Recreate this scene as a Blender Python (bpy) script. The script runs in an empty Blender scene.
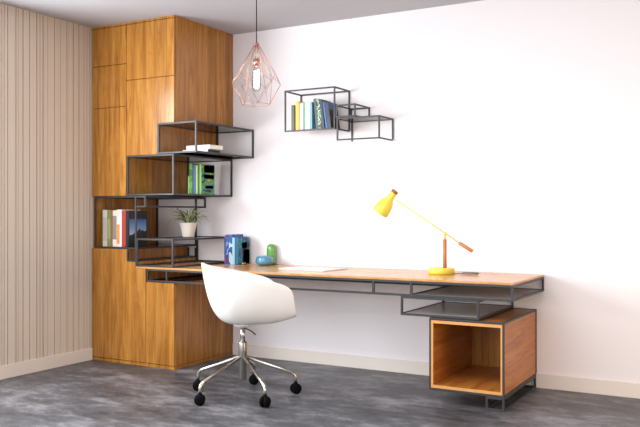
import bpy, bmesh, math, random
from mathutils import Vector, Matrix
random.seed(7)
C = bpy.context.scene.collection
R = math.radians

# ------------------------------------------------------------ materials
def new_mat(name):
    m = bpy.data.materials.new(name); m.use_nodes = True
    nt = m.node_tree; b = nt.nodes['Principled BSDF']
    return m, nt, b
def lin(c):
    return tuple(((x/255)/12.92 if x/255 <= .04045 else ((x/255+.055)/1.055)**2.4) for x in c) + (1,)
def plain(name, col, rough=.5, metal=0, bump=0, bscale=80, var=.06, coat=0, spec=.5):
    m, nt, b = new_mat(name)
    n = nt.nodes.new('ShaderNodeTexNoise'); n.inputs['Scale'].default_value = 25; n.inputs['Detail'].default_value = 3
    tc = nt.nodes.new('ShaderNodeTexCoord'); nt.links.new(tc.outputs['Object'], n.inputs['Vector'])
    mx = nt.nodes.new('ShaderNodeMixRGB'); c = lin(col)
    mx.inputs[1].default_value = tuple(max(0, x*(1-var)) for x in c[:3])+(1,)
    mx.inputs[2].default_value = tuple(min(1, x*(1+var)) for x in c[:3])+(1,)
    nt.links.new(n.outputs['Fac'], mx.inputs[0]); nt.links.new(mx.outputs[0], b.inputs['Base Color'])
    b.inputs['Roughness'].default_value = rough; b.inputs['Metallic'].default_value = metal
    b.inputs['Coat Weight'].default_value = coat; b.inputs['Specular IOR Level'].default_value = spec
    if bump:
        n2 = nt.nodes.new('ShaderNodeTexNoise'); n2.inputs['Scale'].default_value = bscale; n2.inputs['Detail'].default_value = 5
        nt.links.new(tc.outputs['Object'], n2.inputs['Vector'])
        bp = nt.nodes.new('ShaderNodeBump'); bp.inputs['Strength'].default_value = bump; bp.inputs['Distance'].default_value = .002
        nt.links.new(n2.outputs['Fac'], bp.inputs['Height']); nt.links.new(bp.outputs[0], b.inputs['Normal'])
    return m

def wood(name, grain, across, cols, stave=.11, rough=.33, vary=.5):
    """oak staves: grain along one axis, staves laid side by side across another"""
    m, nt, b = new_mat(name); N = nt.nodes.new; L = nt.links.new
    tc = N('ShaderNodeTexCoord'); sp = N('ShaderNodeSeparateXYZ'); L(tc.outputs['Object'], sp.inputs[0])
    third = [a for a in 'XYZ' if a not in (grain, across[0])][0]
    def math_(op, a, bb=None):
        n = N('ShaderNodeMath'); n.operation = op
        for i, v in enumerate((a, bb)):
            if v is None: continue
            if isinstance(v, (int, float)): n.inputs[i].default_value = v
            else: L(v, n.inputs[i])
        return n.outputs[0]
    if len(across) == 2: ac = math_('ADD', sp.outputs[across[0]], sp.outputs[across[1]])
    else: ac = sp.outputs[across]
    st = math_('FLOOR', math_('DIVIDE', math_('ADD', ac, 50.0), stave))
    wn = N('ShaderNodeTexWhiteNoise'); wn.noise_dimensions = '1D'; L(st, wn.inputs['W'])
    # stretched coordinates
    cb = N('ShaderNodeCombineXYZ')
    L(math_('MULTIPLY', ac, 20.0), cb.inputs[0])
    L(math_('ADD', math_('MULTIPLY', sp.outputs[grain], 1.5), math_('MULTIPLY', wn.outputs['Value'], 40.0)), cb.inputs[1])
    L(math_('MULTIPLY', sp.outputs[third], 8.0 if len(across) == 1 else 0.0), cb.inputs[2])
    n1 = N('ShaderNodeTexNoise'); n1.inputs['Scale'].default_value = 1.0; n1.inputs['Detail'].default_value = 9; n1.inputs['Roughness'].default_value = .72; n1.inputs['Distortion'].default_value = 1.1
    L(cb.outputs[0], n1.inputs['Vector'])
    r1 = N('ShaderNodeValToRGB'); e = r1.color_ramp.elements
    e[0].position = .33; e[0].color = lin(cols[0]); e[1].position = .66; e[1].color = lin(cols[2])
    k = e.new(.48); k.color = lin(cols[1])
    L(n1.outputs['Fac'], r1.inputs[0])
    # fine pores
    cb2 = N('ShaderNodeCombineXYZ'); L(math_('MULTIPLY', ac, 420.0), cb2.inputs[0]); L(math_('MULTIPLY', sp.outputs[grain], 9.0), cb2.inputs[1])
    n2 = N('ShaderNodeTexNoise'); n2.inputs['Scale'].default_value = 1.0; n2.inputs['Detail'].default_value = 2; L(cb2.outputs[0], n2.inputs['Vector'])
    hv = N('ShaderNodeHueSaturation'); L(r1.outputs[0], hv.inputs['Color'])
    val = math_('ADD', math_('MULTIPLY', wn.outputs['Value'], vary*.5), 1-vary*.25)
    val = math_('MULTIPLY', val, math_('ADD', math_('MULTIPLY', n2.outputs['Fac'], .42), .79))
    # thin joint between staves
    fr = math_('FRACT', math_('DIVIDE', math_('ADD', ac, 50.0), stave))
    j = math_('LESS_THAN', fr, .0022/stave)
    val = math_('MULTIPLY', val, math_('SUBTRACT', 1.0, math_('MULTIPLY', j, .3)))
    L(val, hv.inputs['Value']); L(hv.outputs[0], b.inputs['Base Color'])
    b.inputs['Roughness'].default_value = rough
    bp = N('ShaderNodeBump'); bp.inputs['Strength'].default_value = .12; bp.inputs['Distance'].default_value = .001
    L(n2.outputs['Fac'], bp.inputs['Height']); L(bp.outputs[0], b.inputs['Normal'])
    return m

OAK = ((130, 80, 26), (164, 108, 42), (186, 134, 62))
M = {}
M['oak_v'] = wood('oak_vertical', 'Z', 'XY', OAK, stave=.118, rough=.23, vary=.75)
M['oak_x'] = wood('oak_tabletop', 'X', 'Y', ((170, 116, 62), (196, 144, 86), (212, 164, 106)), stave=.09, rough=.22, vary=.25)
M['oak_h'] = wood('oak_box', 'Y', 'XZ', ((134, 74, 24), (172, 104, 40), (190, 126, 58)), stave=.23, rough=.36, vary=.25)
M['oak_edge'] = plain('oak_light_edge', (206, 148, 84), .4)
M['metal'] = plain('grey_painted_steel', (46, 45, 48), .42, 0, spec=.5)
M['steel'] = plain('brushed_steel', (205, 200, 192), .26, 1.0)
M['steel_dark'] = plain('satin_steel', (165, 162, 156), .35, 1.0)
M['black'] = plain('black_rubber', (4, 4, 5), .8, spec=.12)
M['shell'] = plain('white_moulded_plastic', (240, 238, 234), .38, var=.01)
M['yellow'] = plain('yellow_lacquer', (230, 212, 78), .35, var=.03)
M['lampwood'] = plain('beech_wood', (184, 116, 68), .45, var=.12)
M['copper'] = plain('copper_wire', (206, 150, 128), .3, .85)
M['pot'] = plain('white_ceramic', (228, 222, 214), .3, var=.02)
M['soil'] = plain('potting_soil', (60, 42, 30), .9, var=.4)
M['page'] = plain('paper', (236, 232, 222), .8, var=.03)
M['cream'] = plain('cream_paint', (222, 212, 200), .5, var=.01)
M['bb_w'] = plain('white_skirting_paint', (226, 218, 210), .45, var=.01)

def glass_tint(name, tint, ior=1.45):
    m = bpy.data.materials.new(name); m.use_nodes = True; nt = m.node_tree; nt.nodes.clear(); N = nt.nodes.new; L = nt.links.new
    o = N('ShaderNodeOutputMaterial'); t = N('ShaderNodeBsdfTransparent'); t.inputs[0].default_value = tint
    g = N('ShaderNodeBsdfGlossy'); g.inputs['Roughness'].default_value = .06; g.inputs[0].default_value = (.9, .9, .92, 1)
    f = N('ShaderNodeFresnel'); f.inputs[0].default_value = ior
    nz = N('ShaderNodeTexNoise'); nz.inputs['Scale'].default_value = 3
    mu = N('ShaderNodeMath'); mu.operation = 'MULTIPLY_ADD'; mu.inputs[1].default_value = .01; L(nz.outputs['Fac'], mu.inputs[0]); L(f.outputs[0], mu.inputs[2])
    mx = N('ShaderNodeMixShader'); L(mu.outputs[0], mx.inputs[0]); L(t.outputs[0], mx.inputs[1]); L(g.outputs[0], mx.inputs[2]); L(mx.outputs[0], o.inputs[0])
    return m
M['smoke'] = glass_tint('smoked_glass', (.80, .78, .77, 1))
M['dsmoke'] = glass_tint('dark_smoked_glass', (.58, .55, .53, 1))
def frost(name, col):
    m = glass_tint(name, (.8, .79, .78, 1), 1.3); nt = m.node_tree; o = [n for n in nt.nodes if n.type == 'OUTPUT_MATERIAL'][0]
    s_ = o.inputs[0].links[0].from_socket; d_ = nt.nodes.new('ShaderNodeBsdfDiffuse'); d_.inputs[0].default_value = lin(col)
    x_ = nt.nodes.new('ShaderNodeMixShader'); x_.inputs[0].default_value = .5; nt.links.new(s_, x_.inputs[1]); nt.links.new(d_.outputs[0], x_.inputs[2]); nt.links.new(x_.outputs[0], o.inputs[0]); return m
M['frost'] = frost('grey_frosted_glass', (205, 200, 196))
M['clear'] = glass_tint('clear_glass', (.95, .95, .95, 1), 1.12)
def glaze(name, col, rough=.12):
    m = plain(name, col, rough, var=.12, coat=.6); return m
M['blueglass'] = glaze('blue_glazed_glass', (78, 140, 166)); M['greenglass'] = glaze('green_glazed_glass', (96, 158, 70))
def emit(name, col, s):
    m = bpy.data.materials.new(name); m.use_nodes = True; nt = m.node_tree; b = nt.nodes['Principled BSDF']
    b.inputs['Emission Color'].default_value = col; b.inputs['Emission Strength'].default_value = s; b.inputs['Base Color'].default_value = col
    n = nt.nodes.new('ShaderNodeTexNoise'); nt.links.new(n.outputs['Fac'], b.inputs['Roughness']); return m
M['filament'] = emit('glowing_filament', (1, .95, .9, 1), 9)

def art(name, cols, scale=18, axis_stretch=(1, 1, 1), rough=.35):
    """printed book cover: patches of a few colours"""
    m, nt, b = new_mat(name); N = nt.nodes.new; L = nt.links.new
    tc = N('ShaderNodeTexCoord'); mp = N('ShaderNodeMapping'); mp.inputs['Scale'].default_value = axis_stretch
    mp.inputs['Location'].default_value = (random.random()*9, random.random()*9, random.random()*9)
    L(tc.outputs['Object'], mp.inputs[0]); n = N('ShaderNodeTexNoise'); n.inputs['Scale'].default_value = scale; n.inputs['Detail'].default_value = 1.5
    L(mp.outputs[0], n.inputs['Vector']); r = N('ShaderNodeValToRGB'); r.color_ramp.interpolation = 'CONSTANT'
    e = r.color_ramp.elements; k = len(cols)
    e[0].position = 0; e[0].color = lin(cols[0]); e[1].position = .36+.28*(k-1)/k; e[1].color = lin(cols[-1])
    for i in range(1, k-1): q = e.new(.36+.28*i/k); q.color = lin(cols[i])
    L(n.outputs['Fac'], r.inputs[0]); L(r.outputs[0], b.inputs['Base Color']); b.inputs['Roughness'].default_value = rough
    return m

# ------------------------------------------------------------ mesh helpers
def add_box(bm, x0, x1, y0, y1, z0, z1, bev=0, mi=0):
    vs = [bm.verts.new(p) for p in ((x0,y0,z0),(x1,y0,z0),(x1,y1,z0),(x0,y1,z0),(x0,y0,z1),(x1,y0,z1),(x1,y1,z1),(x0,y1,z1))]
    fs = [bm.faces.new([vs[i] for i in q]) for q in ((3,2,1,0),(4,5,6,7),(0,1,5,4),(1,2,6,5),(2,3,7,6),(3,0,4,7))]
    for f in fs: f.material_index = mi
    if bev:
        es = {e for f in fs for e in f.edges}
        bmesh.ops.bevel(bm, geom=list(es), offset=bev, segments=2, affect='EDGES', profile=.6)
def prism_xz(bm, poly, y0, y1, bev=0):
    """poly of (x,z) counter-clockwise seen from -Y"""
    a = [bm.verts.new((x, y0, z)) for x, z in poly]; b = [bm.verts.new((x, y1, z)) for x, z in poly]
    n = len(poly); fs = [bm.faces.new(a), bm.faces.new(b[::-1])]
    for i in range(n): fs.append(bm.faces.new((a[i], b[i], b[(i+1) % n], a[(i+1) % n])))
    if bev: bmesh.ops.bevel(bm, geom=list({e for f in fs for e in f.edges}), offset=bev, segments=1, affect='EDGES')
def add_tube(bm, pts, r, seg=10, cap=True, closed=False, mi=0):
    pts = [Vector(p) for p in pts]; rings = []; n = len(pts)
    rs = r if isinstance(r, (list, tuple)) else [r]*n
    prev = None
    for i, p in enumerate(pts):
        if closed: d = pts[(i+1) % n]-pts[i-1]
        else: d = pts[min(i+1, n-1)]-pts[max(i-1, 0)]
        d.normalize()
        if prev is None:
            up = Vector((0, 0, 1)) if abs(d.z) < .9 else Vector((1, 0, 0)); s = d.cross(up).normalized()
        else: s = (prev-d*prev.dot(d)).normalized()
        prev = s; t = d.cross(s)
        rings.append([bm.verts.new(p+(s*math.cos(2*math.pi*k/seg)+t*math.sin(2*math.pi*k/seg))*rs[i]) for k in range(seg)])
    for i in range(n if closed else n-1):
        a, b = rings[i], rings[(i+1) % n]
        for k in range(seg):
            f = bm.faces.new((a[k], b[k], b[(k+1) % seg], a[(k+1) % seg])); f.smooth = True; f.material_index = mi
    if cap and not closed:
        bm.faces.new(rings[0]); bm.faces.new(rings[-1][::-1])
def add_lathe(bm, prof, seg=40, c=(0, 0, 0), mat=None):
    rings = []
    for r, z in prof:
        if r < 1e-5: v = bm.verts.new((0, 0, z)); rings.append([v])
        else: rings.append([bm.verts.new((r*math.cos(2*math.pi*k/seg), r*math.sin(2*math.pi*k/seg), z)) for k in range(seg)])
    allv = [v for g in rings for v in g]
    for a, b in zip(rings, rings[1:]):
        for k in range(seg):
            k2 = (k+1) % seg
            if len(a) == 1 and len(b) == 1: continue
            if len(a) == 1: f = bm.faces.new((a[0], b[k2], b[k]))
            elif len(b) == 1: f = bm.faces.new((a[k], a[k2], b[0]))
            else: f = bm.faces.new((a[k], a[k2], b[k2], b[k]))
            f.smooth = True
    if mat is not None: bmesh.ops.transform(bm, matrix=mat, verts=allv)
    bmesh.ops.translate(bm, verts=allv, vec=Vector(c))
def obj(name, bm, mat, parent=None, loc=None, rot=None):
    bmesh.ops.recalc_face_normals(bm, faces=bm.faces)
    me = bpy.data.meshes.new(name); bm.to_mesh(me); bm.free()
    for m in (mat if isinstance(mat, (list, tuple)) else [mat]): me.materials.append(m)
    o = bpy.data.objects.new(name, me); C.objects.link(o)
    if parent: o.parent = parent
    if loc: o.location = loc
    if rot: o.rotation_euler = rot
    return o
def thing(name, label, cat, loc=(0, 0, 0), rot=(0, 0, 0), group=None):
    o = bpy.data.objects.new(name, None); C.objects.link(o); o.location = loc; o.rotation_euler = rot; o.empty_display_size = .05
    o['label'] = label; o['category'] = cat
    if group: o['group'] = group
    return o
def tag(o, label, cat, group=None):
    o['label'] = label; o['category'] = cat
    if group: o['group'] = group
    return o
def struct(name, bm, mat):
    o = obj(name, bm, mat); o['kind'] = 'structure'; return o
B = bmesh.new

def frame_bm(x0, x1, y0, y1, z0, z1, t=.0135, skip=(), bm=None):
    """open box of square steel bars, outer size as given. skip: names of bars left out"""
    bm = bm or B()
    def put(n, *a):
        if n not in skip: add_box(bm, *a, bev=.0015)
    for zn, (a, b) in (('b', (z0, z0+t)), ('t', (z1-t, z1))):
        put('f'+zn, x0, x1, y0, y0+t, a, b); put('k'+zn, x0, x1, y1-t, y1, a, b)
        put('l'+zn, x0, x0+t, y0+t, y1-t, a, b); put('r'+zn, x1-t, x1, y0+t, y1-t, a, b)
    for xn, (a, b) in (('l', (x0, x0+t)), ('r', (x1-t, x1))):
        put(xn+'fp', a, b, y0, y0+t, z0+t, z1-t); put(xn+'kp', a, b, y1-t, y1, z0+t, z1-t)
    return bm

# ------------------------------------------------------------ room
H = 2.6366; YF = -.7455; XR = 6.2; YB = -7.0
# floor
m, nt, b = new_mat('grey_concrete_floor'); N = nt.nodes.new; L = nt.links.new
tc = N('ShaderNodeTexCoord'); mp = N('ShaderNodeMapping'); mp.inputs['Scale'].default_value = (1.0, 1.9, 1); mp.inputs['Rotation'].default_value = (0, 0, R(-12)); L(tc.outputs['Object'], mp.inputs[0])
n1 = N('ShaderNodeTexNoise'); n1.inputs['Scale'].default_value = 5.5; n1.inputs['Detail'].default_value = 14; n1.inputs['Roughness'].default_value = .8; n1.inputs['Distortion'].default_value = .15; L(mp.outputs[0], n1.inputs['Vector'])
r1 = N('ShaderNodeValToRGB'); e = r1.color_ramp.elements; e[0].position = .33; e[0].color = lin((46, 47, 51)); e[1].position = .7; e[1].color = lin((138, 139, 143))
k = e.new(.5); k.color = lin((82, 83, 87)); n0 = N('ShaderNodeTexNoise'); n0.inputs['Scale'].default_value = 1.7; n0.inputs['Detail'].default_value = 5; L(mp.outputs[0], n0.inputs['Vector'])
ad = N('ShaderNodeMath'); ad.operation = 'MULTIPLY_ADD'; ad.inputs[1].default_value = .55; ad.inputs[2].default_value = -.275; L(n0.outputs['Fac'], ad.inputs[0])
sm = N('ShaderNodeMath'); sm.operation = 'ADD'; L(ad.outputs[0], sm.inputs[0]); L(n1.outputs['Fac'], sm.inputs[1]); L(sm.outputs[0], r1.inputs[0])
L(r1.outputs[0], b.inputs['Base Color'])
r2 = N('ShaderNodeMapRange'); r2.inputs[3].default_value = .34; r2.inputs[4].default_value = .55; L(n1.outputs['Fac'], r2.inputs[0]); L(r2.outputs[0], b.inputs['Roughness'])
bp = N('ShaderNodeBump'); bp.inputs['Strength'].default_value = .25; bp.inputs['Distance'].default_value = .004; L(n1.outputs['Fac'], bp.inputs['Height']); L(bp.outputs[0], b.inputs['Normal'])
floor_mat = m
bm = B(); add_box(bm, -.1, XR, YB, .1, -.1, 0); struct('floor', bm, floor_mat)
bm = B(); add_box(bm, -.1, XR, YB, .1, H, H+.1); struct('ceiling', bm, plain('grey_ceiling_paint', (180, 179, 184), .9, var=.01))
wallmat = plain('white_wall_paint', (233, 229, 231), .75, bump=.06, bscale=160, var=.008)
bm = B(); add_box(bm, -.1, XR, 0, .1, 0, H); struct('wall_back', bm, wallmat)
bm = B(); add_box(bm, .8485, XR, -.014, 0, 0, .094, bev=.002); struct('baseboard_back', bm, M['bb_w'])
# left wall: narrow vertical boards with grooves, window opening further along
WY0, WY1, WZ0, WZ1 = -4.3, -1.64, .9, 2.32
m, nt, b = new_mat('beige_board_wall'); N = nt.nodes.new; L = nt.links.new
tc = N('ShaderNodeTexCoord'); sp = N('ShaderNodeSeparateXYZ'); L(tc.outputs['Object'], sp.inputs[0])
nz = N('ShaderNodeTexNoise'); nz.noise_dimensions = '1D'; nz.inputs['Scale'].default_value = 46; nz.inputs['Detail'].default_value = 3; L(sp.outputs['Y'], nz.inputs['W'])
rp = N('ShaderNodeValToRGB'); e = rp.color_ramp.elements; e[0].position = .24; e[0].color = lin((170, 134, 126)); e[1].position = .31; e[1].color = lin((206, 192, 176))
k = e.new(.62); k.color = lin((210, 197, 182)); k = e.new(.75); k.color = lin((196, 178, 160)); L(nz.outputs['Fac'], rp.inputs[0]); L(rp.outputs[0], b.inputs['Base Color']); b.inputs['Roughness'].default_value = .6
boards = m
grooves = plain('dark_groove_paint', (44, 28, 28), .8, var=.25)
bm = B()
add_box(bm, -.1, -.017, -1.62, 0, 0, H, mi=1)
y = -.72; rr = random.Random(3)
while y > -1.62:
    w = rr.choice((.030, .036, .042, .050, .060, .022)); g = rr.choice((.004, .006, .008))
    add_box(bm, -.018, 0, max(y-w, -1.62), y, 0, H); y -= w+g
add_box(bm, -.1, 0, WY1, -1.62, 0, H)
add_box(bm, -.1, 0, WY0, WY1, 0, WZ0); add_box(bm, -.1, 0, WY0, WY1, WZ1, H); add_box(bm, -.1, 0, YB, WY0, 0, H)
struct('wall_left', bm, [boards, grooves])
bm = B(); add_box(bm, 0, .014, -4.6, YF-.001, 0, .094, bev=.002); struct('baseboard_left', bm, M['cream'])
bm = frame_bm(-.07, -.02, WY0, WY1, WZ0, WZ1, t=.05)
add_box(bm, -.06, -.03, (WY0+WY1)/2-.025, (WY0+WY1)/2+.025, WZ0, WZ1)
struct('window_1', bm, M['bb_w'])

# ------------------------------------------------------------ tall oak cabinet
cab = thing('tall_cabinet', 'tall oak cabinet in the corner, its front edge stepped around black steel shelf boxes', 'cabinet', (0, 0, 0))
X1, X2, X3, X4, X5, X6 = .845, .682, .374, .030, .374, .466
ZA, ZB, ZC, ZD, ZE, ZF, ZG = 1.842, 1.608, 1.298, .886, .790, .757, .643
body = [(0, .026), (X1, .026), (X1, ZG), (.577, ZG), (.577, .7405), (X6, .7405), (X6, ZE), (X5, ZE), (X5, ZD), (X4, ZD), (X4, ZC), (X3, ZC), (X3, ZB), (X2, ZB), (X2, ZA), (X1, ZA), (X1, H-.001), (0, H-.001)]
bm = B(); prism_xz(bm, body, YF+.02, -.001); obj('carcass', bm, M['oak_v'], cab)
g = .0022
def door(poly, name='door'):
    bm = B(); prism_xz(bm, poly, YF, YF+.019, bev=.0012); return obj(name, bm, M['oak_v'], cab)
def rect(x0, x1, z0, z1): return [(x0+g, z0+g), (x1-g, z0+g), (x1-g, z1-g), (x0+g, z1-g)]
T = H-.018
door(rect(.004, .371, 2.320, T)); door(rect(.004, .371, 1.990, 2.320)); door(rect(.004, .371, ZC, 1.990))
door(rect(.371, X1, 2.188, T))
door([(.371+g, ZB), (X2, ZB), (X2, ZA), (X1-g, ZA), (X1-g, 2.188-g), (.371+g, 2.188-g)])
door([(.004, .028), (.568-g, .028), (.568-g, .7405), (X6, .7405), (X6, ZE), (X5, ZE), (X5, ZD), (.004, ZD)])
door(rect(.568, X1, .026, ZG))
bm = B(); add_box(bm, 0, X1, YF, YF+.02, H-.016, H-.001); obj('top_rail', bm, M['oak_v'], cab)
bm = B(); add_box(bm, 0, X1-.002, YF+.004, -.002, 0, .024); obj('plinth', bm, M['oak_v'], cab)

# ------------------------------------------------------------ steel shelf boxes of the cabinet
def glass_panel(x0, x1, y0, y1, z, parent, mat='smoke', th=.005, name='glass_panel'):
    bm = B(); add_box(bm, x0, x1, y0, y1, z, z+th, bev=.0008); return obj(name, bm, M[mat], parent)
t = .0135
s1 = thing('steel_shelf_box', 'topmost black steel shelf box of the corner cabinet, two white books lying in it', 'shelf', (X2, YF, ZB))
def rel(root, bm): bmesh.ops.translate(bm, verts=bm.verts, vec=-root.location); return bm
def put_frame(root, bm, name='frame', mat='metal'): return obj(name, rel(root, bm), M[mat], root)
def put_glass(root, x0, x1, y0, y1, z, mat='smoke', th=.005):
    bm = B(); add_box(bm, x0, x1, y0, y1, z, z+th, bev=.0008); return obj('glass_panel', rel(root, bm), M[mat], root)
put_frame(s1, frame_bm(X2+.001, 1.053, YF, -.001, ZB+.001, ZA-.001))
put_glass(s1, X2+t, 1.04, YF+t, -.017, ZA-.010, 'smoke'); put_glass(s1, X2+t, 1.04, YF+t, -.017, ZB+.009, 'dsmoke')
s2 = thing('steel_shelf_box', 'black steel shelf box of the corner cabinet holding upright green and blue books', 'shelf', (X3, YF, ZC))
put_frame(s2, frame_bm(X3+.001, .840, YF, -.001, ZC+.001, ZB-.001))
put_glass(s2, X3+t, .826, YF+t, -.017, ZB-.010, 'dsmoke'); put_glass(s2, X3+t, .826, YF+t, -.017, ZC+.008, 'dsmoke')
s3 = thing('steel_shelf_box', 'black steel shelf box at the wall end, art books with a dark picture cover inside', 'shelf', (X4, YF, ZD))
bm = frame_bm(X4+.001, .470, YF, -.001, ZD+.001, ZC-.001)
frame_bm(.470, .566, YF, -.001, 1.208, ZC-.001, bm=bm, skip=('lfp', 'lkp', 'lt', 'lb'))
put_frame(s3, bm)
put_glass(s3, X4+t, .454, YF+t, -.017, ZD+.007, 'dsmoke')
bm = frame_bm(X5+.001, X6+.001, YF, -.001, ZE+.001, ZD, skip=('ft', 'kt', 'lt', 'rt')); put_frame(s3, bm, 'lower_frame')
s4 = thing('steel_plant_stand', 'black steel box frame standing on the left end of the desk under the potted plant', 'shelf', (.466, YF, .757))
put_frame(s4, frame_bm(.471, .834, YF, -.001, .7565, .972))
put_glass(s4, .487, .818, YF+t, -.017, .963, 'clear')

# ------------------------------------------------------------ desk
dk = thing('desk', 'long oak desk on a grey steel frame running along the white wall', 'desk', (.466, YF, .755))
XD = 3.383
bm = B(); add_box(bm, X6+.0015, XD, YF, -.001, .742, .756, bev=.0015); obj('tabletop', rel(dk, bm), M['oak_x'], dk)
bm = frame_bm(.579, XD, YF, -.001, .6445, .7405, skip=())
for x in (.765, 2.472, 2.733):
    add_box(bm, x, x+t, YF, YF+t, .658, .727); 
for x in (.765, 2.733):
    add_box(bm, x, x+t, YF+t, -.0145, .6445, .658); add_box(bm, x, x+t, YF+t, -.0145, .727, .7405); add_box(bm, x, x+t, -.0145, -.001, .658, .727)
obj('frame', rel(dk, bm), M['metal'], dk)
bm = B(); add_box(bm, 2.749, XD-t, YF+t, -.017, .650, .655); obj('glass_panel', rel(dk, bm), M['frost'], dk)
bm = frame_bm(2.670, 3.178, YF, -.001, .5245, .6435, skip=()); obj('lower_frame', rel(dk, bm), M['metal'], dk)
bm = B(); add_box(bm, 2.684, 3.164, YF+t, -.017, .530, .535); obj('glass_panel', rel(dk, bm), M['frost'], dk)

# pedestal
pd = thing('desk_pedestal', 'open oak box in a steel frame under the right end of the desk', 'pedestal', (2.866, YF, 0))
PX0, PX1, PZ0, PZ1 = 2.866, 3.334, .080, .5225
obj('frame', rel(pd, frame_bm(PX0, PX1, YF-.012, -.001, PZ0, PZ1, t=.0125)), M['metal'], pd)
a0, a1, c0, c1, th = PX0+.008, PX1-.004, PZ0+.0145, PZ1-.0145, .018
def part_box(root, name, mat, *a, bev=.001):
    bm = B(); add_box(bm, *a, bev=bev); return obj(name, rel(root, bm), M[mat], root)
yA, yB = YF-.009, -.008
part_box(pd, 'side_panel', 'oak_h', a0, a0+th, yA, yB, c0, c1)
part_box(pd, 'side_panel', 'oak_h', a1-th, a1, yA, yB, c0, c1)
part_box(pd, 'top_panel', 'oak_h', a0+th, a1-th, yA, yB, c1-th, c1)
part_box(pd, 'bottom_panel', 'oak_h', a0+th, a1-th, yA, yB, c0, c0+th)
part_box(pd, 'back_panel', 'oak_v', a0+th, a1-th, -.03, yB, c0+th, c1-th)
bm = B()
for q in ((a0, a0+th, c0, c1), (a1-th, a1, c0, c1), (a0+th, a1-th, c1-th, c1), (a0+th, a1-th, c0, c0+th)):
    add_box(bm, q[0], q[1], yA-.0025, yA, q[2], q[3])
obj('edge_banding', rel(pd, bm), M['oak_edge'], pd)
bm = B(); add_box(bm, PX0+.014, PX1-.014, YF+.003, -.016, c1+.0005, PZ1-.003); obj('top_inlay', rel(pd, bm), M['oak_h'], pd)
bm = frame_bm(3.222, PX1, YF-.012, -.016, 0, PZ0-.0005, t=.0125); obj('foot_frame', rel(pd, bm), M['metal'], pd)

# ------------------------------------------------------------ wall shelf
ws = thing('wall_shelf', 'grey steel wall shelf of three stepped open boxes holding a row of books', 'shelf', (1.5, -.245, 1.69))
tw = .0112
put_frame(ws, frame_bm(1.496, 1.931, -.245, -.001, 1.778, 2.092, t=tw, skip=('kb', 'lb', 'lkp')), 'upper_frame')
bm = B(); add_box(bm, 1.496, 1.506, -.011, -.001, 1.84, 2.082); put_frame(ws, bm, 'back_post')
put_frame(ws, frame_bm(1.9365, 2.098, -.245, -.001, 1.8605, 1.955, t=tw), 'middle_frame')
put_frame(ws, frame_bm(1.944, 2.290, -.245, -.001, 1.693, 1.859, t=tw, skip=('kb', 'lb')), 'lower_frame')
for a in ((1.5085, 1.9235, 1.783),):
    bm = B(); add_box(bm, a[0], a[1], -.2345, -.07, a[2], a[2]+.004); obj('glass_panel', rel(ws, bm), M['clear'], ws)
bm = B(); add_box(bm, 1.9555, 2.278, -.2345, -.0115, 1.851, 1.855); obj('glass_panel', rel(ws, bm), M['smoke'], ws)

# ------------------------------------------------------------ books
def book(label, x, y, z, w, d, h, cov, group=None, tilt=0, rotz=0, lie=False, bands=(), front=None, name='book'):
    """upright: spine faces -Y, thickness along X, foot at (x, y, z) = front left bottom corner"""
    o = thing(name, label, 'book', (x, y, z), (0, R(tilt), R(rotz)), group)
    c = .0022; bm = B()
    add_box(bm, 0, c, 0, d, 0, h, bev=.0005); add_box(bm, w-c, w, 0, d, 0, h, bev=.0005); add_box(bm, c, w-c, 0, c, 0, h, bev=.0005)
    mm = cov if not isinstance(cov, tuple) else plain('book_cover', cov, .4)
    obj('cover', bm, mm, o)
    bm = B(); add_box(bm, c+.0002, w-c-.0002, c+.0002, d-.004, .003, h-.003); obj('page_block', bm, M['page'], o)
    for (z0, z1, col) in bands:
        bm = B(); add_box(bm, .001, w-.001, -.0006, .0, h*z0, h*z1)
        obj('spine_title', bm, plain('spine_print', col, .45), o)
    if front:
        for (y0, y1, z0, z1, col) in front:
            bm = B(); add_box(bm, w, w+.0006, d*y0, d*y1, h*z0, h*z1)
            obj('cover_picture', bm, col if not isinstance(col, tuple) else plain('cover_print', col, .35), o)
    return o
# art books in the lowest cabinet box
x = .078; zb = ZD+.0145; G = 'art books beside the corner'
specs = [((206, 200, 190), .040, .290, ((.15, .8, (188, 178, 168)),), 'thick pale grey art book, leftmost in the lowest cabinet box'),
 ((120, 136, 84), .030, .290, ((.2, .75, (150, 160, 110)),), 'olive green spined book between pale grey and brown books'),
 ((150, 104, 60), .016, .285, (), 'thin brown spined book right of the olive green one'),
 ((228, 220, 208), .034, .286, ((.2, .85, (150, 140, 132)),), 'off-white book with dark lettering on its spine, right of the brown one'),
 ((232, 226, 216), .026, .292, ((.08, .6, (226, 150, 70)),), 'white book with an orange block on its spine'),
 ((240, 238, 232), .016, .292, (), 'thin bright white book left of the red one'),
 ((176, 62, 52), .034, .284, (), 'red spined book between white and black books')]
for col, w, h, bands, lab in specs:
    w *= 1.2
    book(lab, x, -.700, zb, w, .215, h, col, G, bands=bands); x += w+.0015
m, nt, b = new_mat('mountain_dusk_cover'); N = nt.nodes.new; L = nt.links.new
tc = N('ShaderNodeTexCoord'); sp = N('ShaderNodeSeparateXYZ'); L(tc.outputs['Object'], sp.inputs[0])
rp = N('ShaderNodeValToRGB'); mr = N('ShaderNodeMapRange'); mr.inputs[1].default_value = .07; mr.inputs[2].default_value = .22; L(sp.outputs['Z'], mr.inputs[0]); L(mr.outputs[0], rp.inputs[0])
e = rp.color_ramp.elements; e[0].color = lin((214, 206, 196)); e[1].color = lin((46, 84, 150)); k = e.new(.45); k.color = lin((120, 160, 205)); L(rp.outputs[0], b.inputs['Base Color']); b.inputs['Roughness'].default_value = .3
dusk = m
bk = book('black art book with a blue sky and dark mountain picture on its cover', x, -.700, zb, .026, .215, .280, (30, 30, 34), G,
     front=((.06, .95, .28, .78, dusk),))
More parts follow.
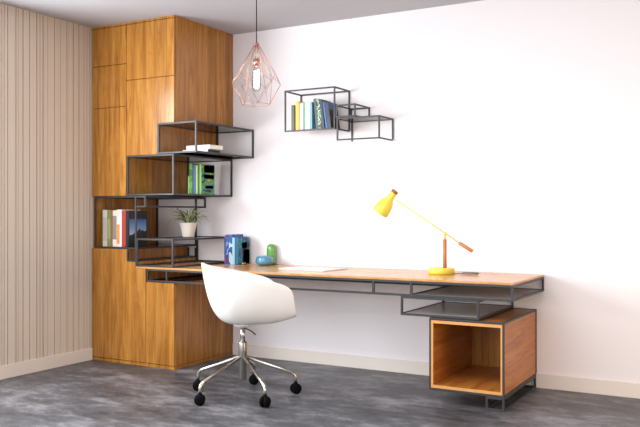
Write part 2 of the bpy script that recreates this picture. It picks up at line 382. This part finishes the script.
bm = B(); poly = [(.06, .28), (.95, .28), (.95, .46), (.85, .42), (.75, .47), (.66, .44), (.6, .52), (.5, .45), (.35, .40), (.2, .34), (.06, .33)]
a = [bm.verts.new((.0268, .215*p, .28*q)) for p, q in poly]; c_ = [bm.verts.new((.0274, .215*p, .28*q)) for p, q in poly]
bm.faces.new(a[::-1]); bm.faces.new(c_)
for i in range(len(a)): bm.faces.new((a[i], a[(i+1) % len(a)], c_[(i+1) % len(a)], c_[i]))
obj('cover_picture', bm, plain('mountain_print', (24, 24, 28), .35), bk)

# green and blue books in the middle cabinet box
G = 'green and blue books in the cabinet box'; zb = ZC+.0135; x = .640
specs = [((140, 200, 150), .010, .150, 'thin pale green book, first of the green row'),
 (art('lime_cover', ((50, 110, 26), (110, 160, 50), (70, 136, 36)), 14), .032, .250, 'bright lime green patterned book in the cabinet box'),
 ((28, 70, 60), .010, .235, 'very thin dark teal book right of the lime one'),
 ((66, 106, 160), .026, .236, 'slate blue spined book among the green books'),
 ((206, 222, 90), .012, .232, 'thin yellow-green book right of the slate blue one'),
 ((52, 84, 30), .020, .240, 'dark olive green book with a plain spine in the cabinet box')]
for col, w, h, lab in specs:
    book(lab, x, -.330, zb, w, .145, h, col, G); x += w+.001
book('green book with a blue, green and black landscape cover, last of its row', x, -.330, zb, .016, .175, .245, (120, 190, 90), G,
     front=((.04, .96, .02, .98, art('landscape_cover', ((24, 50, 34), (64, 130, 180), (100, 160, 60), (50, 116, 44), (150, 180, 90)), 9, (1, 1, 2.4))), (.2, .98, .72, .97, (22, 26, 22)), (.2, .95, .52, .66, (84, 158, 214)), (.3, .9, .2, .3, (24, 40, 66))))

# two white books lying in the top box
for i, (lab, px, py, pz, sx, sy, rz) in enumerate((('white book lying flat, lower of two in the topmost cabinet box', .775, -.560, ZB+.0185, .235, .165, 2), ('white book lying on top of another in the topmost cabinet box', .800, -.550, ZB+.0415, .235, .160, -3))):
    o = thing('book', lab, 'book', (px, py, pz), (0, 0, R(rz)), 'white books lying in the topmost box')
    hgt = .022 if i == 0 else .030; cc = .002
    bm = B(); add_box(bm, 0, sx, 0, sy, 0, cc, bev=.0004); add_box(bm, 0, sx, 0, sy, hgt-cc, hgt, bev=.0004); add_box(bm, 0, sx, 0, cc, cc, hgt-cc)
    obj('cover', bm, plain('white_cover', (240, 240, 240), .5, var=.01), o)
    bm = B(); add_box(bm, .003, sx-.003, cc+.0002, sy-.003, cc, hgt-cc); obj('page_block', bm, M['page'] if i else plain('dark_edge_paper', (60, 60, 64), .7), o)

# books on the desk
G = 'blue books standing on the desk'; zb = .7565; x = .898
specs = [(art('navy_red', ((170, 40, 56), (40, 60, 120), (70, 90, 170)), 22, (1, 1, .8)), .014, .228, 'narrow blue and red spined book, leftmost of the desk books'),
 (art('navy_a', ((24, 50, 120), (40, 84, 160), (110, 150, 205), (26, 56, 130)), 9), .030, .236, 'tall deep blue book with pale patches on its spine'),
 (art('navy_b', ((30, 74, 150), (36, 90, 165), (200, 205, 215), (30, 74, 150)), 8), .034, .238, 'blue book with a white and yellow patch on its spine')]
for col, w, h, lab in specs:
    book(lab, x, -.195, zb, w, .150, h, col, G); x += w+.001
for col, w, h, lab in [((150, 206, 226), .022, .214, 'pale sky blue spined book on the desk'), ((22, 96, 130), .016, .217, 'dark teal spined book left of the teal illustrated cover')]:
    book(lab, x, -.198, zb, w, .150, h, col, G); x += w+.001
book('teal book with an illustrated figure on its cover, rightmost on the desk', x, -.198, zb, .018, .158, .214, (24, 98, 128), G,
     front=((.03, .97, .02, .98, art('teal_cover', ((8, 30, 46), (20, 90, 120), (40, 140, 160), (16, 60, 90)), 14)), (.5, .97, .02, .55, (12, 20, 30)),
            (.42, .60, .04, .40, (186, 160, 84)), (.46, .56, .38, .62, (170, 150, 90)), (.3, .75, .60, .82, (96, 160, 140))))
# small trinket
bm = B(); add_lathe(bm, [(0, 0), (.017, 0), (.021, .008), (.017, .016), (.006, .02), (0, .02)], 24)
tag(obj('trinket_dish', bm, plain('tarnished_brass', (150, 130, 110), .25, .9), None, (1.068, -.168, .7565)), 'tiny metallic trinket dish between the desk books and the blue vase', 'dish')
# vases
bm = B(); P = []
for i in range(0, 33):
    a = math.pi*(i/32)-math.pi/2; ca = math.cos(a); sa = math.sin(a)
    P.append((max(0, .070*abs(ca)**.55), .039+.039*math.copysign(abs(sa)**.75, sa)))
P[0] = (0, 0); P[-1] = (0, .071); P[-2] = (.013, .0715); P[-3] = (.020, .0765)
add_lathe(bm, P, 48)
v = tag(obj('vase', bm, M['blueglass'], None, (1.256, -.153, .7565)), 'low rounded glossy blue vase on the desk', 'vase')
for i in range(0, 1): pass
gv = thing('vase', 'upright glossy green capsule vase behind the blue one', 'vase', (1.248, -.042, .7565))
P = [(0, 0), (.026, 0), (.0345, .004), (.0375, .014)]+[(.0375, .02+.105*i/6) for i in range(7)]+[(.0375*math.cos(a), .126+.040*math.sin(a)) for a in [R(10*i) for i in range(1, 9)]]+[(0, .166)]
bm = B(); add_lathe(bm, P, 40); obj('body', bm, M['greenglass'], gv)
# open magazine
mg = thing('open_magazine', 'open white magazine lying flat on the desk', 'magazine', (1.800, -.33, .7570), (0, 0, R(-9)))
for s in (-1, 1):
    bm = B(); n = 14; top = []; bot = []
    for i in range(n+1):
        u = i/n; xx = s*.205*u; zz = .0035+.0085*math.sin(math.pi*min(1, .12+u*.88))**1.0*(1-u)**.5
        for yy in (-.15, .15): top.append(bm.verts.new((xx, yy, zz+.002))); bot.append(bm.verts.new((xx, yy, max(.0004, .0006))))
    for i in range(n):
        for q in (top, bot): bm.faces.new((q[2*i], q[2*i+2], q[2*i+3], q[2*i+1])).smooth = True
        bm.faces.new((top[2*i], bot[2*i], bot[2*i+2], top[2*i+2])); bm.faces.new((top[2*i+1], top[2*i+3], bot[2*i+3], bot[2*i+1]))
    bm.faces.new((top[-2], bot[-2], bot[-1], top[-1])); bm.faces.new((top[0], top[1], bot[1], bot[0]))
    obj('pages', bm, plain('magazine_paper', (236, 234, 232), .5, var=.02), mg)
bm = B(); add_box(bm, .03, .20, -.12, -.02, .0088, .0092); 

# books on the wall shelf
G = 'books on the wall shelf'; zb = 1.788
WS = [ # left x, width, height, colour, tilt, label, bands
 (1.540, .026, .166, (84, 80, 76), 0, 'dark grey spined book, leftmost on the wall shelf', ()),
 (1.568, .006, .164, (20, 20, 20), 0, 'very thin black book left of the yellow one', ()),
 (1.578, .027, .188, (246, 204, 20), 0, 'bright yellow book on the wall shelf', ()),
 (1.607, .010, .172, (226, 150, 160), 0, 'thin pink spined book right of the yellow one', ()),
 (1.619, .024, .172, (238, 234, 232), 0, 'plain white book right of the pink one', ()),
 (1.645, .012, .180, (90, 160, 120), 0, 'narrow green book between white books on the wall shelf', ()),
 (1.659, .026, .182, (222, 230, 222), 0, 'white book with pale green print on its spine', ((.1, .9, (190, 214, 196)),)),
 (1.687, .016, .176, (236, 236, 236), 0, 'white book left of the pale blue one', ()),
 (1.705, .016, .176, (110, 170, 186), 0, 'pale blue-grey spined book on the wall shelf', ()),
]
for x, w, h, col, tl, lab, bands in WS: book(lab, x, -.215, zb, w, .14, h*1.17, col, G, bands=bands)
ga = art('green_black_cover', ((24, 30, 30), (60, 140, 70), (200, 210, 200), (28, 40, 40), (90, 170, 90)), 26)
for x, w, h, col, tl, lab in [(1.756, .020, .196, (70, 74, 80), -6, 'grey book leaning left, tallest on the wall shelf'),
   (1.777, .030, .192, ga, -6, 'green and black patterned book leaning left'),
   (1.808, .020, .186, (34, 44, 46), -6, 'dark grey-green book leaning left beside the patterned one'),
   (1.8385, .012, .172, (56, 108, 190), -8, 'thin bright blue spined book leaning on the wall shelf')]:
    book(lab, x, -.215, zb+.0005, w, .14, h*1.17, col, G, tilt=tl)
book('black and dark blue book, rightmost leaning on the wall shelf', 1.8525, -.215, zb+.0005, .032, .14, .196, (26, 34, 48), G, tilt=-8,
     front=((.02, .98, .72, .98, (40, 92, 140)), (.02, .98, .02, .7, (20, 24, 34))))

# ------------------------------------------------------------ potted plant
pl = thing('potted_plant', 'spider plant with thin drooping leaves in a tapered white pot', 'plant', (.598, -.275, .9725))
bm = B(); add_lathe(bm, [(0, 0), (.044, 0), (.047, .004), (.069, .110), (.071, .114), (.068, .115), (.065, .106), (.063, .099), (0, .099)], 40); obj('pot', bm, M['pot'], pl)
bm = B(); add_lathe(bm, [(0, .104), (.03, .105), (.0625, .102), (.0625, .0985), (0, .0985)], 24); obj('soil', bm, M['soil'], pl)
rr = random.Random(11)
lm = [plain('leaf_green', (86, 100, 50), .5, var=.25), plain('leaf_pale', (190, 198, 150), .5, var=.2)]
for i in range(99):
    a = rr.uniform(0, 2*math.pi); ln = rr.uniform(.10, .215); el = rr.uniform(.7, 1.5); r0 = rr.uniform(.002, .02)
    w = rr.uniform(.0032, .0050); bm = B(); prev = None; n = 9
    p = Vector((r0*math.cos(a), r0*math.sin(a), .102)); e_ = el; rings = []
    droop = rr.uniform(.05, .33)
    for j in range(n+1):
        u = j/n; hw = w*(1-u)**.6*(.6+.8*min(1, u*3)) + .0004
        sd = Vector((-math.sin(a), math.cos(a), 0)); up = Vector((-math.cos(a)*math.sin(e_), -math.sin(a)*math.sin(e_), math.cos(e_)))
        rings.append([bm.verts.new(p-sd*hw+up*hw*.5), bm.verts.new(p-up*.0004), bm.verts.new(p+sd*hw+up*hw*.5), bm.verts.new(p+up*.0005)])
        st = ln/n; p = p+Vector((math.cos(a)*math.cos(e_), math.sin(a)*math.cos(e_), math.sin(e_)))*st; e_ -= droop*(.5+u*.9)
        if math.hypot(p.x, p.y) < .074 and p.z < .119: p.z = .119
    for q, s in zip(rings, rings[1:]):
        for k in range(4): f = bm.faces.new((q[k], q[(k+1) % 4], s[(k+1) % 4], s[k])); f.smooth = True
    bm.faces.new(rings[0]); bm.faces.new(rings[-1][::-1])
    obj('leaf', bm, lm[i % 2 if i % 5 else 0], pl)

# ------------------------------------------------------------ desk lamp
lp = thing('desk_lamp', 'yellow desk lamp with a wooden post and long balanced arm', 'lamp', (2.770, -.292, .7565))
bm = B(); add_lathe(bm, [(0, 0), (.083, 0), (.088, .003), (.088, .036), (.085, .040), (0, .040)], 56); obj('base', bm, M['yellow'], lp)
px = .0245
bm = B(); add_lathe(bm, [(0, .040), (.0125, .040), (.0125, .232), (0, .232)], 24, (px, 0, 0)); obj('post', bm, M['lampwood'], lp)
bm = B(); add_lathe(bm, [(0, .232), (.0065, .232), (.0065, .255), (.009, .257), (.010, .267), (.008, .279), (0, .281)], 20, (px, 0, 0)); obj('pivot', bm, M['yellow'], lp)
def W(u, v, Y=-.292):   # photograph point on the lamp's own vertical plane, lamp coordinates
    yaw = R(29.4813); Fv = Vector((-math.sin(yaw), math.cos(yaw), 0)); Rv = Vector((math.cos(yaw), math.sin(yaw), 0))
    D = Fv+Rv*((u-320)/785.05)+Vector((0, 0, 1))*((213.5-v)/785.05); o = Vector((4.6559, -5.2852, 1.1617))
    return o+D*((Y-o.y)/D.y)-lp.location
pv = Vector((px, -.009, .250))
tip = Vector((-.335, -.009, .478)); d = (pv-tip).normalized()
def coords(): return tip, pv
wd0 = W(459.3, 243); wd1 = W(472.5, 251.3); sj = W(395.5, 199.5)
ax = (wd1-sj).normalized()
bm = B(); add_tube(bm, [sj, wd0+ax*.01], .0042, 12); obj('arm', bm, M['yellow'], lp)
bm = B(); add_tube(bm, [wd0, wd0+ax*.002, wd1-ax*.002, wd1], [.0105, .0122, .0122, .0105], 20); obj('counterweight', bm, M['lampwood'], lp)
# shade along its own axis
c0_ = W(394.5, 192); rim = W(380.3, 212.3); sa = (rim-c0_); ls = sa.length; sa.normalize()
q = Vector((0, 0, 1)).rotation_difference(sa).to_matrix().to_4x4()
sc = ls
prof = [(.0, .004), (.0245, .004), (.0255, .012), (.0250, .3*sc), (.0275, .34*sc), (.042, .46*sc), (.053, .62*sc), (.058, .80*sc), (.0605, .995*sc), (.0595, 1.0*sc), (.057, .80*sc), (.051, .62*sc), (.040, .46*sc), (.024, .4*sc), (0, .36*sc)]
bm = B(); add_lathe(bm, prof, 48, c0_, q); obj('lamp_shade', bm, M['yellow'], lp)
bm = B(); add_lathe(bm, [(0, -.010), (.024, -.010), (.0255, -.008), (.0255, .004), (0, .004)], 32, c0_, q); obj('shade_cap', bm, plain('walnut_cap', (150, 92, 60), .4), lp)
bm = B(); add_lathe(bm, [(0, .5*sc), (.012, .5*sc), (.02, .62*sc), (.018, .74*sc), (.01, .8*sc), (0, .81*sc)], 24, c0_, q); obj('bulb', bm, M['pot'], lp)
bm = B(); rr = random.Random(5)
pts = [Vector((.088, .01, .006)), Vector((.10, .015, .005))]
for i in range(46):
    a = i/46*math.pi*2*3.5; pts.append(Vector((.190+.055*math.cos(a)+rr.uniform(-.003, .003), .03+.026*math.sin(a), .005+.009*(i/46))))
add_tube(bm, pts, .0030, 8); obj('cord', bm, plain('grey_braided_cord', (130, 112, 108), .6, var=.2), lp)

# ------------------------------------------------------------ pendant lamp
XP, YP = 1.754, -1.0
pn = thing('pendant_lamp', 'copper wire cage pendant lamp hanging on a black cord', 'lamp', (XP, YP, 2.275))
bm = B(); add_tube(bm, [(0, 0, 0), (0, 0, H-2.275-.02)], .0032, 10); obj('cord', bm, M['black'], pn)
bm = B(); add_lathe(bm, [(0, H-2.275-.025), (.05, H-2.275-.025), (.052, H-2.275-.002), (0, H-2.275-.001)], 32); obj('ceiling_rose', bm, M['copper'], pn)
bm = B(); wr = .0016
topr = .016
def ring_pts(r, z, n=6, off=0): return [Vector((r*math.cos(2*math.pi*k/n+off), r*math.sin(2*math.pi*k/n+off), z)) for k in range(n)]
o0 = R(12)
A = ring_pts(.133, -.200, 6, o0); Bn = ring_pts(.160, -.262, 6, o0+R(30)); Cn = ring_pts(.096, -.398, 6, o0)
Tn = ring_pts(topr, -.006, 6, o0)
A2 = ring_pts(.088, -.285, 6, o0)
for k in range(6):
    add_tube(bm, [Tn[k], A[k]], wr, 6); add_tube(bm, [A[k], Bn[k]], wr, 6); add_tube(bm, [A[k], Bn[k-1]], wr, 6)
    add_tube(bm, [Bn[k], Cn[k]], wr, 6); add_tube(bm, [Bn[k], Cn[(k+1) % 6]], wr, 6); add_tube(bm, [Cn[k], Cn[(k+1) % 6]], wr, 6)
    add_tube(bm, [Tn[k], Bn[k]], wr, 6)
add_tube(bm, ring_pts(topr, -.006, 24), .003, 6, closed=True)
obj('wire_cage', bm, M['copper'], pn)
bm = B(); add_tube(bm, [(0, 0, .004), (0, 0, -.012)], .017, 20); add_tube(bm, [(.010, 0, -.01), (.010, 0, -.105)], .0025, 8); add_tube(bm, [(-.010, 0, -.01), (-.010, 0, -.105)], .0025, 8); add_tube(bm, [(0, 0, -.100), (0, 0, -.145)], .021, 24); obj('socket', bm, M['copper'], pn)
bm = B(); add_lathe(bm, [(0, -.146), (.014, -.146), (.016, -.158), (.025, -.180), (.029, -.21), (.029, -.27), (.024, -.297), (.012, -.31), (0, -.313)], 28); obj('bulb', bm, M['clear'], pn)
bm = B(); pts = []
for k in range(97):
    a = k/96*2*math.pi*9; pts.append((.0145*math.cos(a), .0145*math.sin(a), -.172-.118*k/96))
add_tube(bm, pts, .0030, 6)
fl = obj('filament', bm, M['filament'], pn)

# ------------------------------------------------------------ office chair
CH = Vector((1.766, -1.174, 0)); FACE = R(29.5+14)
ch = thing('office_chair', 'white moulded armchair on a five-star steel swivel base with black castors', 'chair', CH)
half = [(.306, 0, .520), (.306, .10, .520), (.303, .17, .524), (.298, .222, .546), (.281, .252, .615), (.262, .270, .685), (.215, .280, .724), (.12, .286, .754), (0, .279, .782), (-.11, .250, .806), (-.188, .190, .826), (-.236, .10, .845), (-.249, 0, .852)]
low = [(.22, 0, .500), (.22, .09, .500), (.215, .15, .499), (.222, .195, .494), (.20, .228, .494), (.18, .245, .492), (.13, .245, .490), (.06, .238, .486), (-.02, .228, .482), (-.10, .205, .482), (-.155, .150, .482), (-.190, .08, .482), (-.203, 0, .482)]
def cr(pts, n):
    out = []; P_ = [Vector(p) for p in pts]; P_ = [Vector((P_[1].x, -P_[1].y, P_[1].z))]+P_+[Vector((P_[-2].x, -P_[-2].y, P_[-2].z))]
    for i in range(1, len(P_)-2):
        for k in range(n):
            t_ = k/n; a, b_, c_, d_ = P_[i-1:i+3]
            out.append(.5*((2*b_)+(c_-a)*t_+(2*a-5*b_+4*c_-d_)*t_**2+(3*b_-a-3*c_+d_)*t_**3))
    out.append(P_[-2]); return out
hr, lr = cr(half, 4), cr(low, 4)
full = lambda q: q+[Vector((p.x, -p.y, p.z)) for p in q[-2:0:-1]]
rimv, lowv = full(hr), full(lr)
bm = B(); c0v = Vector((-.01, 0, .472)); NT = 20; cen = bm.verts.new(c0v); grid = []
for rp_, lp_ in zip(rimv, lowv):
    row = []
    p0, p1, p2, p3 = c0v, c0v+(Vector((lp_.x, lp_.y, .470))-c0v)*.6, lp_, rp_
    for j in range(1, NT+1):
        u = j/NT; row.append(bm.verts.new(p0*(1-u)**3+p1*3*u*(1-u)**2+p2*3*u*u*(1-u)+p3*u**3))
    grid.append(row)
n = len(grid)
for i in range(n):
    a, b_ = grid[i], grid[(i+1) % n]
    bm.faces.new((cen, a[0], b_[0])).smooth = True
    for j in range(NT-1): bm.faces.new((a[j], a[j+1], b_[j+1], b_[j])).smooth = True
sh = obj('seat_shell', bm, M['shell'], ch, rot=(0, 0, FACE))
so = sh.modifiers.new('thick', 'SOLIDIFY'); so.thickness = .012; so.offset = 1; bv = sh.modifiers.new('soft', 'BEVEL'); bv.width = .004; bv.segments = 2; bv.limit_method = 'ANGLE'; bv.angle_limit = R(50)
for pnm in sh.data.polygons: pnm.use_smooth = True
bm = B(); add_lathe(bm, [(0, .440), (.035, .440), (.045, .444), (.055, .452), (.058, .4585), (0, .4585)], 32); obj('mounting_plate', bm, M['shell'], ch)
bm = B(); add_lathe(bm, [(0, .335), (.0155, .335), (.0155, .441), (0, .441)], 28); obj('gas_lift', bm, M['steel'], ch)
bm = B(); add_lathe(bm, [(0, .108), (.0225, .108), (.024, .111), (.024, .225), (.0275, .23), (.0275, .34), (.0255, .345), (0, .345)], 36); obj('column', bm, M['steel_dark'], ch)
bm = B(); add_tube(bm, [(.014, 0, .432), (.05, .012, .415), (.08, .02, .388)], .0035, 8); obj('height_lever', bm, M['black'], ch, rot=(0, 0, R(20)))
for k in range(5):
    a = R(-32+72*k); dx = Vector((math.cos(a), math.sin(a), 0))
    pts = [dx*.014+Vector((0, 0, .252)), dx*.30+Vector((0, 0, .143))]
    for s in range(1, 6):
        f = s/6; p = (dx*.30+Vector((0, 0, .143)))*(1-f)**2+(dx*.332+Vector((0, 0, .133)))*2*f*(1-f)+(dx*.340+Vector((0, 0, .105)))*f*f; pts.append(p)
    pts += [dx*.340+Vector((0, 0, .105)), dx*.340+Vector((0, 0, .068))]
    bm = B(); add_tube(bm, pts, .0115, 14); lg = obj('leg', bm, M['steel'], ch)
    # twin wheel castor
    bm = B(); pos = dx*.342
    sw = {0: 95, 1: 60, 2: 20, 3: 30, 4: 35}[k]; q = Matrix.Rotation(R(sw), 4, 'Z') @ Matrix.Rotation(R(90), 4, 'X')
    for s in (-1, 1):
        prof = [(0, s*.005), (.029, s*.005), (.033, s*.007), (.034, s*.013), (.032, s*.021), (.023, s*.028), (0, s*.030)]
        if s > 0: prof = prof
        add_lathe(bm, prof, 28, (pos.x, pos.y, .0343), q)
    add_tube(bm, [(pos.x, pos.y, .03), (pos.x, pos.y, .072)], .013, 14)
    obj('castor', bm, M['black'], lg)

# ------------------------------------------------------------ light
def area(name, loc, rot, sx, sy, power, col, spread=180):
    l = bpy.data.lights.new(name, 'AREA'); l.shape = 'RECTANGLE'; l.size = sx; l.size_y = sy; l.energy = power; l.color = col; l.spread = R(spread)
    o = bpy.data.objects.new(name, l); C.objects.link(o); o.location = loc; o.rotation_euler = rot; return o
area('window_daylight', (-.12, (WY0+WY1)/2, (WZ0+WZ1)/2), (0, R(-90), 0), WZ1-WZ0, WY1-WY0, 165, (.93, .96, 1))
area('camera_side_fill', (2.6, -6.9, 1.6), (R(90), 0, 0), 5.6, 2.1, 125, (.985, .98, 1))  # added fill on the open side behind the camera, no window built there
area('warm_right_fill', (5.9, -1.6, .6), (0, R(90), 0), 1.0, 1.8, 30, (1, .66, .36))  # added low orange fill to warm the lower right of the back wall
area('overhead_softbox_fill', (2.9, -2.6, 2.60), (0, 0, 0), 2.6, 1.0, 42, (1, .98, 1))  # added unseen softbox from above, so the desk shades the wall beneath it
w = bpy.data.worlds.new('sky'); bpy.context.scene.world = w; w.use_nodes = True
bg = w.node_tree.nodes['Background']; bg.inputs[0].default_value = (.90, .93, 1, 1); bg.inputs[1].default_value = .27

cam = bpy.data.cameras.new('camera'); cam.lens = 785.05/640*36; cam.sensor_width = 36; cam.sensor_fit = 'HORIZONTAL'
co = bpy.data.objects.new('camera', cam); C.objects.link(co); co.location = (4.6559, -5.2852, 1.1617); co.rotation_euler = (R(90), 0, R(29.4813))
S = bpy.context.scene; S.camera = co
S.view_settings.view_transform = 'Standard'; S.view_settings.look = 'None'; S.view_settings.gamma = 1; S.view_settings.exposure = .41
